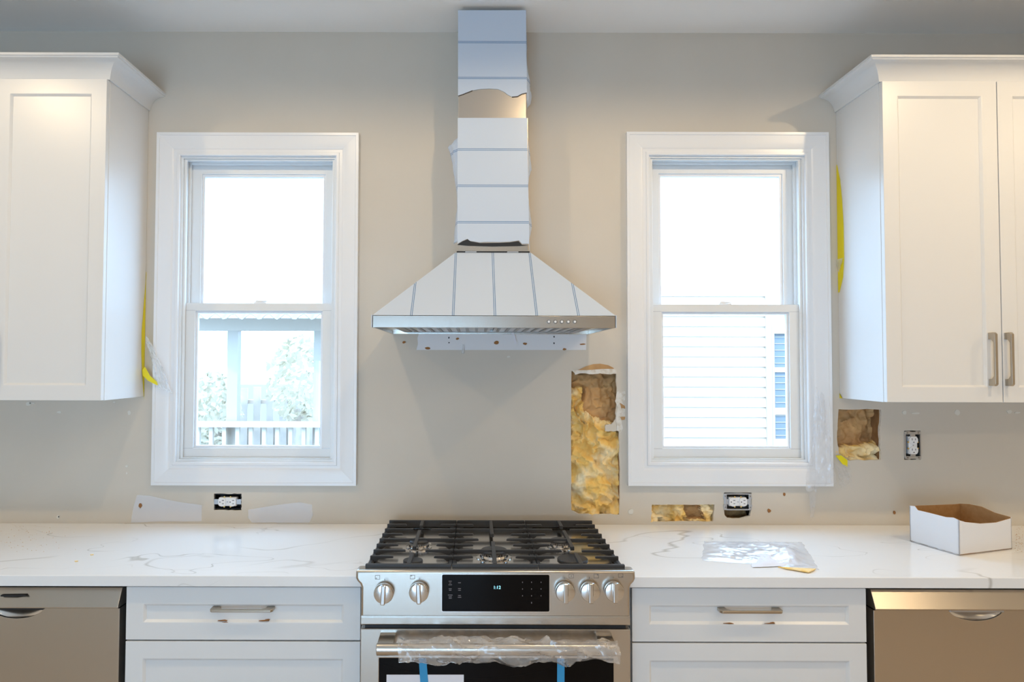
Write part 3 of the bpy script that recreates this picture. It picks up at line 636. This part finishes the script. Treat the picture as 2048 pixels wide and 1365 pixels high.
# ------------------------------------------------------------------ wall cavities
def batt(name, label, x0, x1, z0, z1, seed, kraft_fn, nu, nv, sc=14, amp=.046, parent=None, y0=.046):
    """lumpy insulation seen through a cut: a folded surface, second material where the kraft facing shows"""
    m = MB()
    def h(x, z):
        wpx = x*sc+1.2*fbm(x*sc*.6, z*sc*.6, seed+9); wpz = z*sc*.8+1.2*fbm(x*sc*.6, z*sc*.6, seed+4)
        r = 1-abs(noise.noise(Vector((wpx, wpz, seed)))*1.9)
        return max(.0, r)**.7*.85+.30*fbm(x*sc*2.0, z*sc*2.0, seed+2)
    def fn(u, v):
        x = x0+(x1-x0)*u; z = z0+(z1-z0)*v; k = kraft_fn(u, v)
        e = h(x, z)*(1-.45*k)
        return (x+.006*fbm(x*40, z*40, seed), y0-amp*e*(1-.0*k)+.02*k, z+.006*fbm(x*40, z*40, seed+5))
    m.grid(nu, nv, fn)
    q = 0
    for j in range(nv):
        for i in range(nu): m.m[q] = 1 if kraft_fn((i+.5)/nu, (j+.5)/nv) > .5 else 0; q += 1
    o = m.build(name, ['insul', 'kraft'], parent, smooth=60)
    if label: tag(o, label, 'insulation')
    return o
def box_of(px0, px1, py0, py1, g=.02):
    a = wy(px0, py1); b = wy(px1, py0); return a.x-g, b.x+g, a.z-g, b.z+g
def sm(a, b, t): t = max(0, min(1, (t-a)/(b-a))); return t*t*(3-2*t)
X0, X1, Z0, Z1 = box_of(1142, 1240, 740, 1030, .014)
batt('wall_insulation', 'yellow fiberglass with brown kraft paper in the tall wall cut beside the right window', X0, X1, Z0, Z1, 3.3,
     lambda u, v: sm(.60, .64, v+.10*noise.noise(Vector((u*4, v*4, 1)))+.12*(u-.5)+(-.22 if u < .30+.1*noise.noise(Vector((v*7, 2, 2))) and v < .86 else 0)), 60, 150)
X0, X1, Z0, Z1 = box_of(1675, 1762, 818, 922, .012)
batt('wall_insulation', 'brown kraft-faced insulation in the square wall cut under the right cabinet', X0, X1, Z0, Z1, 8.1,
     lambda u, v: sm(.30, .34, v+.15*noise.noise(Vector((u*3, v*3, 5)))+.10*(.5-u)), 60, 66, 13)
X0, X1, Z0, Z1 = box_of(1303, 1428, 1010, 1044, .012)
batt('wall_insulation', 'yellow insulation in the low horizontal wall cut under the right window', X0, X1, Z0, Z1, 5.6,
     lambda u, v: 1.0 if (.56 < u+.1*(v-.5) < .80 and v > .2) else 0.0, 80, 36, 22, .034, None, .036)
X0, X1, Z0, Z1 = box_of(1449, 1500, 1012, 1038, .012)
batt('wall_insulation', 'dark brown kraft paper in the hole below the metal outlet box', X0, X1, Z0, Z1, 1.6, lambda u, v: 1.0, 40, 24, 18, .03, None, .055)
# torn drywall round the tall cut
fl = [(1151, 743), (1160, 739), (1172, 733), (1186, 729), (1200, 728), (1216, 731), (1226, 736), (1231, 741), (1200, 744), (1170, 745)]
MB().prism(pxz(fl), 'y', -.0030, -.0002).build('torn_paper', 'kraft', wall)
tp = jag([(1144, 741), (1232, 738), (1233, 748), (1215, 749), (1200, 747), (1185, 749), (1165, 747), (1150, 750)], 3, .8)
MB().prism(pxz(tp), 'y', -.0045, .004).build('torn_gypsum_edge', 'gypsum', wall)
tr = jag([(1234, 784), (1250, 783), (1250, 800), (1245, 806), (1250, 818), (1249, 838), (1243, 842), (1246, 858), (1240, 866), (1234, 862), (1232, 835), (1236, 815), (1230, 803)], 3, .9)
MB().prism(pxz(tr), 'y', -.0018, -.0001).build('torn_gypsum_edge', 'gypsum', wall)
MB().prism(pxz(jag([(1239, 806), (1249, 812), (1250, 818), (1242, 817)], 2, .6)), 'y', -.0028, -.0001).build('torn_paper', 'kraft', wall)
MB().prism(pxz(jag([(1240, 835), (1250, 834), (1249, 840), (1243, 841)], 2, .6)), 'y', -.0028, -.0001).build('torn_paper', 'kraft', wall)

# ------------------------------------------------------------------ outlets
def outlet(label, px, py, horiz, frame):
    """duplex receptacle in an open box, built upright around the origin then turned"""
    c = wy(px, py); root = thing('wall_outlet', label, 'outlet', (c.x, 0, c.z))
    def T(m):
        m.v = [((c.x+z, y, c.z-x) if horiz else (c.x+x, y, c.z+z)) for x, y, z in m.v]; return m
    bx = MB().ring((-.028, .028, -.050, .050), (-.0265, .0265, -.0485, .0485), .002, .055); bx.box(-.027, .027, .053, .055, -.049, .049)
    T(bx).build('box', 'black' if not frame else 'steel_dark', root)
    if frame:
        for s in (-1, 1):
            fr = T(MB().prism([(-.0315, s*.042), (.0315, s*.042), (.0315, s*.052), (.012, s*.0555), (.008, s*.049), (-.008, s*.049), (-.012, s*.0555), (-.0315, s*.052)], 'y', -.0035, -.001)).build('mounting_ear', 'zinc', root, bevel=.0008)
            for sx in (-.021, .021): T(MB().lathe([(.0028, .0034), (.0028, .0046)], (sx, 0, s*.0475), 'y', 12)).build('ear_screw', 'steel_dark', fr)
        for s in (-1, 1): T(MB().box(s*.0300-.0022, s*.0300+.0022, -.003, -.001, -.043, .043)).build('box_edge', 'zinc', root)
    sp = T(MB().prism([(-.010, -.052), (.010, -.052), (.010, .052), (-.010, .052)], 'y', -.0025, -.0012)).build('strap', 'zinc', root, bevel=.0006)
    body = T(MB().box(-.0165, .0165, -.004, .025, -.034, .034)).build('receptacle', 'outlet', root, bevel=.003)
    for s in (-1, 1):
        cz = s*.0195; P = []
        for k in range(24):
            a = 2*math.pi*k/24; P.append((.0172*math.cos(a), cz+max(-.0142, min(.0142, .0172*math.sin(a)))))
        f = T(MB().prism(P, 'y', -.0085, -.003)).build('outlet_face', 'outlet', body, bevel=.0008)
        for sx, hh in ((-.0062, .0040), (.0062, .0032)): T(MB().box(sx-.0010, sx+.0010, -.0088, -.0084, cz+.004-hh, cz+.004+hh)).build('slot', 'black', body)
        T(MB().lathe([(.0021, .0083), (.0021, .0088)], (0, 0, cz-.0075), 'y', 12)).build('ground_hole', 'black', body)
    T(MB().lathe([(.0022, .003), (.0022, .0058)], (0, 0, 0), 'y', 12)).build('center_screw', 'zinc', body)
    for s in (-1, 1):
        for sz in (-.012, .012): T(MB().lathe([(.0032, .001), (.0032, .004)], (s*.0185, 0, sz), 'y', 12)).build('terminal_screw', 'brass', root)
outlet('white outlet turned sideways under the left window', 455.5, 1004, True, False)
outlet('white outlet in a metal box sideways under the right window', 1475, 1004, True, True)
outlet('upright white outlet in a metal box under the right cabinet', 1825, 891, False, True)

# ------------------------------------------------------------------ patches, tapes and plastic scraps
def scrap(name, label, cat, poly, Y, m, t=.0006):
    return tag(MB().prism(pxz(poly, Y), 'y', Y-t, Y).build(name, m), label, cat)
scrap('wall_patch', 'whitish mesh tape patch on the wall left of the left outlet', 'wall patch', jag([(274, 991), (300, 992), (350, 1003), (404, 1011), (403, 1043), (300, 1044), (262, 1046), (266, 1020)], 3, .7), -.0004, 'patch')
scrap('wall_patch', 'whitish mesh tape patch on the wall right of the left outlet', 'wall patch', jag([(497, 1020), (540, 1013), (600, 1005), (624, 1010), (626, 1030), (618, 1046), (505, 1046), (496, 1035)], 3, .7), -.0004, 'patch')
def sheet(name, label, cat, m, corners, nu, nv, amp, freq, seed, ragged=.12, solid=0, fold=0):
    amp *= .55; freq *= .6
    """wrinkled hanging sheet through four world corners (tl, tr, br, bl)"""
    tl, tr, br, bl = corners
    def fn(u, v):
        e = 1+ragged*fbm(u*5, v*5, seed+20); uu = .5+(u-.5)*e if ragged else u
        p = tl.lerp(tr, uu).lerp(bl.lerp(br, uu), v)
        return p+Vector((amp*.7*fbm(u*freq, v*freq, seed), -abs(amp*1.6*fbm(u*freq*1.3, v*freq*1.3, seed+6)), amp*.7*fbm(u*freq, v*freq, seed+11)))
    return tag(MB().grid(nu, nv, fn).build(name, m, smooth=45, solid=solid), label, cat)
xt = xsL+.0012
P = [wxp(a, b, xt) for a, b in ((294, 545), (291, 570), (287, 620), (283.5, 665), (283, 700), (284, 740), (288, 798))]
m = MB(); back = [Vector((xt, -.002, p.z)) for p in P]
m.add(P+back, [(i, i+1, len(P)+i+1, len(P)+i) for i in range(len(P)-1)]); tag(m.build('masking_tape', 'tape_yellow', solid=.0006), 'yellow tape along the back edge of the left wall cabinet', 'tape')
P = [wy(a, b, -.030) for a, b in ((285, 740), (290, 734), (300, 752), (318, 768), (314, 771), (296, 762), (286, 752))]
tag(MB().add(P, [tuple(range(len(P)))]).build('masking_tape', 'tape_yellow', solid=.0006), 'curled yellow tape end hanging beside the left window casing', 'tape')
sheet('plastic_scrap', 'torn milky plastic scrap hanging over the left window casing', 'plastic', 'film_milky', [wy(289, 668, -.032), wy(303, 688, -.032), wy(350, 790, -.032), wy(318, 775, -.032)], 26, 40, .012, 6, 4.4, .35)
xt = xsR-.0012
P = [wxp(a, b, xt) for a, b in ((1674, 330), (1680, 360), (1684, 400), (1687, 450), (1688, 520), (1686, 555), (1679, 585))]
m = MB(); back = [Vector((xt, -.002, p.z)) for p in P]
m.add(P+back, [(i, i+1, len(P)+i+1, len(P)+i) for i in range(len(P)-1)]); tag(m.build('masking_tape', 'tape_yellow', solid=.0006), 'yellow tape along the back edge of the right wall cabinet', 'tape')
sheet('plastic_scrap', 'small white plastic tuft on the yellow tape of the right cabinet', 'plastic', 'film_milky', [wxp(1670, 520, xt-.004), wxp(1686, 516, xt-.004), wxp(1682, 530, xt-.004), wxp(1677, 545, xt-.004)], 10, 12, .006, 5, 7.7, .3)
P = [wxp(1679, 789, xt), wxp(1685, 797.5, xt), Vector((xt, -.002, wxp(1679, 797, xt).z)), Vector((xt, -.002, wxp(1679, 789, xt).z+.004))]
tag(MB().add(P, [(0, 1, 2, 3)]).build('masking_tape', 'tape_yellow', solid=.0006), 'tiny yellow tape bit at the bottom corner of the right wall cabinet', 'tape')
P = [wy(a, b, -.006) for a, b in ((1671, 912), (1682, 911), (1695, 921), (1695, 935), (1685, 929))]
tag(MB().add(P, [tuple(range(len(P)))]).build('masking_tape', 'tape_yellow', solid=.0006), 'yellow tape scrap at the lower corner of the square wall cut', 'tape')
sheet('plastic_sheeting', 'torn clear plastic sheeting clinging to the right window casing', 'plastic', 'film_clear', [wy(1632, 775, -.026), wy(1646, 790, -.026), wy(1668, 965, -.026), wy(1612, 985, -.026)], 30, 80, .012, 5, 2.4, .30)
sheet('plastic_scrap', 'clear plastic tail on the wall below the square wall cut', 'plastic', 'film_clear', [wy(1668, 925, -.008), wy(1700, 932, -.008), wy(1703, 965, -.008), wy(1680, 978, -.008)], 22, 24, .010, 6, 9.4, .35)
sheet('plastic_scrap', 'clear plastic strip hanging below the right window casing', 'plastic', 'film_clear', [wy(1616, 972, -.012), wy(1633, 972, -.012), wy(1628, 1035, -.006), wy(1620, 1035, -.006)], 12, 30, .006, 6, 11.4, .3)

# ------------------------------------------------------------------ things on the counter
B = {k: wz(*p, CT+.001) for k, p in dict(l=(1820, 1083), f=(1919, 1112), r=(2024, 1099)).items()}
B['b'] = B['l']+B['r']-B['f']
bx = thing('cardboard_box', 'open white cardboard box with brown inside on the right counter', 'box', (B['l']+B['r'])/2)
def wallp(name, A, C, tops, inward):
    m = MB(); n = len(tops); v = []; d = inward.normalized()*.0035
    for off, in ((Vector((0, 0, 0)),), (d,)):
        for t, h in tops: p = A.lerp(C, t)+off; v += [(p.x, p.y, CT+.001), (p.x, p.y, CT+.001+h)]
    f = []; k = 2*n
    for i in range(n-1):
        f += [(2*i, 2*i+2, 2*i+3, 2*i+1)]
    f2 = [(k+2*i, k+2*i+1, k+2*i+3, k+2*i+2) for i in range(n-1)]+[(2*i+1, 2*i+3, k+2*i+3, k+2*i+1) for i in range(n-1)]+[(0, 1, k+1, k), (2*n-2, k+2*n-2, k+2*n-1, 2*n-1)]
    m.add(v, f, 0); m.add([], [], 0); o = len(m.f); m.f += f2; m.m += [1]*(len(f2)-2)+[0, 0]
    me = bpy.data.meshes.new(name); me.from_pydata(m.v, [], m.f)
    for q in ('card_white', 'card_in'): me.materials.append(MATS[q])
    for p, i in zip(me.polygons, m.m): p.material_index = i
    put(name, me, bx)
cen = (B['l']+B['r'])/2
def hp(A, C, pts):                                        # heights of a wall's top edge from pixels along it
    out = []
    for t, px, py in pts:
        q = A.lerp(C, t); out.append((t, max(.02, wy(px, py, q.y).z-CT-.001)))
    return out
wallp('side_panel', B['l'], B['f'], hp(B['l'], B['f'], ((0, 1822, 1012), (.12, 1834, 1013), (.18, 1840, 1021), (.4, 1862, 1026), (.6, 1880, 1031), (.75, 1893, 1035), (.9, 1908, 1036), (1, 1919, 1041))), cen-(B['l']+B['f'])/2)
wallp('side_panel', B['f'], B['r'], hp(B['f'], B['r'], ((0, 1919, 1041), (.12, 1932, 1045), (.4, 1960, 1048), (.7, 1993, 1046), (1, 2026, 1037))), cen-(B['f']+B['r'])/2)
wallp('side_panel', B['b'], B['l'], hp(B['b'], B['l'], ((0, 1926, 1008), (.1, 1916, 1009), (.6, 1870, 1011), (.9, 1838, 1012), (1, 1822, 1012))), cen-(B['b']+B['l'])/2)
wallp('side_panel', B['r'], B['b'], hp(B['r'], B['b'], ((0, 2026, 1035), (.3, 1995, 1026), (.55, 1972, 1014), (.8, 1950, 1009), (1, 1926, 1008))), cen-(B['r']+B['b'])/2)
MB().add([B[k]+Vector((0, 0, .0005)) for k in 'lfrb']+[B[k]+Vector((0, 0, .0035)) for k in 'lfrb'], [(0, 1, 2, 3), (4, 5, 6, 7), (0, 1, 5, 4), (1, 2, 6, 5), (2, 3, 7, 6), (3, 0, 4, 7)]).build('bottom', 'card_in', bx)
# clear bag
c4 = [wz(a, b, CT) for a, b in ((1408, 1084), (1605, 1086), (1638, 1141), (1404, 1122))]
def bagfn(u, v):
    p = c4[0].lerp(c4[1], u).lerp(c4[3].lerp(c4[2], u), v); e = min(1, 6*min(u, v, 1-u, 1-v))
    lump = .016*math.exp(-((u-.78)/.15)**2-((v-.62)/.28)**2)
    return p+Vector((.006*fbm(u*6, v*6, 1.1), .006*fbm(u*6, v*6, 2.1), .0012+e*(.003+lump+.010*abs(fbm(u*4+v*3, v*9-u*2, 3.7)))))
tag(MB().grid(70, 36, bagfn).build('plastic_bag', 'bag', smooth=45), 'clear crinkled plastic bag lying on the right counter', 'plastic bag')
c5 = [wz(a, b, CT+.004) for a, b in ((1500, 1106), (1600, 1102), (1614, 1130), (1505, 1134))]
def clothfn(u, v):
    p = c5[0].lerp(c5[1], u).lerp(c5[3].lerp(c5[2], u), v); e = min(1, 4*min(u, v, 1-u, 1-v))
    return p+Vector((.004*fbm(u*5, v*5, 5), .004*fbm(u*5, v*5, 6), -.002+e*(.006+.008*abs(fbm(u*5, v*5, 9)))))
tag(MB().grid(30, 16, clothfn).build('folded_paper', 'paper', smooth=60), 'white folded paper inside the clear bag', 'paper')
c6 = [wz(a, b, CT+.002) for a, b in ((1556, 1136), (1632, 1140), (1617, 1146.5))]
tag(MB().add(c6+[p+Vector((0, 0, .003)) for p in c6], [(0, 1, 2), (3, 4, 5), (0, 1, 4, 3), (1, 2, 5, 4), (2, 0, 3, 5)]).build('cardboard_piece', 'insul'), 'tan cardboard corner sticking out under the clear bag', 'cardboard')
# crumbs of plaster and sawdust
m = MB()
for k in range(150):
    left = k < 90
    px = random.gauss(60, 50) if left else random.gauss(1985, 45); py = random.uniform(1052, 1105)
    if not left and px < 2032 and py < 1112: px = random.uniform(2030, 2046)
    if px < -20 or px > 2060: continue
    p = wz(px, py, CT); s = random.uniform(.0006, .0016)
    m.add([(p.x-s, p.y-s, CT+.0001), (p.x+s, p.y-s*.6, CT+.0001), (p.x, p.y+s, CT+.0001), (p.x, p.y, CT+s*1.3)], [(0, 1, 2), (0, 1, 3), (1, 2, 3), (2, 0, 3)])
tag(m.build('sawdust', 'kraft'), 'fine sawdust crumbs scattered on the counter by the wall', 'debris', kind='stuff')
for px, py, lab, w in ((184, 1111, 'small tan wood chip on the left counter', .006), (153, 1124, 'pale yellow wood chip on the left counter', .006)):
    p = wz(px, py, CT); tag(MB().prism([(p.x-w, p.y), (p.x-w*.3, p.y-w*.7), (p.x+w, p.y-w*.2), (p.x+w*.4, p.y+w*.6)], 'z', CT+.0003, CT+.003).build('wood_chip', 'insul'), lab, 'wood chip')

# ------------------------------------------------------------------ outside
tag(MB().box(-30, 30, .6, 60, -.6, -.5).build('ground', 'ext_ground'), kind='structure')
# neighbour's house behind the right window: lap siding, corner board, window
YN = 4.2; hs = thing('neighbor_house', 'white lap-sided house with a window seen through the right window', 'house', (4, YN+1.5, -.5))
xc = wy(1531, 760, YN).x; hx1 = 6.5; hx0 = .9
MB().box(hx0, hx1, YN+.02, YN+3, -.5, 2.3).build('wall', 'siding', hs)
for k in range(27):
    z = -.4+k*.1
    MB().prism([(YN+.02, z), (YN-.012, z), (YN+.008, z+.104), (YN+.02, z+.104)], 'x', hx0, xc).build('siding_board', 'siding', hs)
MB().box(xc, wy(1547, 760, YN).x, YN-.03, YN+.02, .4, 2.4).build('window_trim', 'ext_white', hs)
wx0 = wy(1546, 760, YN).x
zw1, zw0 = wy(1560, 668, YN).z, wy(1560, 878, YN).z
wn = MB().ring((wx0-.02, wx0+1.0, zw0-.08, zw1+.08), (wx0, wx0+.96, zw0, zw1), YN-.036, YN+.018).build('window', 'ext_white', hs)
MB().box(wx0, wx0+.96, YN+.005, YN+.012, zw0, zw1).build('pane', 'ext_blue', wn)
for yy, h in ((740, .05), (823, .07)):
    z = wy(1560, yy, YN).z; MB().box(wx0, wx0+.96, YN-.015, YN+.004, z-h/2, z+h/2).build('sash_rail', 'ext_white', wn)
for k in range(16):
    z = zw0+(k+.5)/16*(zw1-zw0); MB().box(wx0+.02, wx0+.94, YN-.002, YN+.004, z-.004, z+.004).build('blind_slat', 'ext_roof', wn)
# neighbour's porch behind the left window
YQ = 4.0
pr = thing('back_porch', 'pale porch with corrugated roof and railing seen through the left window', 'porch', (-2.3, YQ+1, -.5))
ze = wy(515, 634, YQ-.4).z; nn = 160
MB().grid(nn, 1, lambda u, v: (-5.5+u*5.6, YQ-.4+v*2.6, ze+v*1.45+.028*math.sin(u*5.6/.16*2*math.pi))).build('corrugated_roof', 'ext_roof', pr, smooth=60, solid=.012)
zb = wy(515, 658, YQ).z
MB().box(-5.4, .0, YQ-.05, YQ+.05, zb-.02, zb+.10).build('beam', 'ext_white', pr)
for px in (468, 640, 330, 800):
    x = wy(px, 740, YQ).x; MB().box(x-.05, x+.05, YQ-.05, YQ+.05, -.5, zb-.02).build('post', 'ext_roof', pr)
zr = wy(515, 850, YQ-.1).z
MB().box(-5.4, .0, YQ-.16, YQ-.06, zr-.02, zr+.03).build('top_rail', 'ext_white', pr)
MB().box(-5.4, .0, YQ-.13, YQ-.09, zr-.80, zr-.75).build('bottom_rail', 'ext_white', pr)
for k in range(42):
    x = -5.3+k*.125; MB().box(x-.018, x+.018, YQ-.13, YQ-.09, zr-.76, zr-.02).build('baluster', 'ext_white', pr)
MB().box(-5.4, 0, YQ-.2, YQ+2.2, -.5, -.30).build('deck', 'ext_wood', pr)
fn_ = thing('garden_fence', 'pale picket fence far behind the porch', 'fence', (-4.5, 8, -.5)); YFN = 8.0
zf = wy(515, 800, YFN).z
MB().box(-9, 0, YFN-.03, YFN+.03, zf-.06, zf).build('rail', 'ext_wood', fn_)
MB().box(-9, 0, YFN-.02, YFN+.02, -.5, .60).build('kick_board', 'ext_wood', fn_)
for k in range(44):
    x = -8.8+k*.2; MB().box(x-.055, x+.055, YFN-.06, YFN-.035, -.5, zf+.18+(k % 2)*.02).build('picket', 'ext_wood', fn_)
def tree(px, Y, top, r, label):
    x = wy(px, 740, Y).x; root = thing('garden_tree', label, 'tree', (x, Y, -.5))
    zt = wy(px, top, Y).z
    MB().tube([(x, Y, -.5), (x+.05, Y, .6), (x-.04, Y, zt-.4)], [.12, .09, .05], 10).build('trunk', 'ext_wood', root, smooth=True)
    m = MB()
    for k in range(700):
        a = random.uniform(0, 6.28); q = random.uniform(-1, 1); rr = r*random.uniform(.5, 1)
        c = Vector((x+rr*math.cos(a)*math.sqrt(1-q*q), Y+rr*math.sin(a)*math.sqrt(1-q*q), zt+q*r*1.3)); s = .07
        u = Vector((random.gauss(0, 1), random.gauss(0, 1), random.gauss(0, 1))).normalized()*s; w = u.orthogonal().normalized()*s*.5
        m.add([c-u, c+w, c+u, c-w], [(0, 1, 2, 3)])
    tag(m.build('foliage', 'ext_leaf', root), kind='stuff')
tree(600, 6.8, 760, .45, 'small pale tree right of the porch post'); tree(428, 7.2, 820, .4, 'low bush left of the porch post')
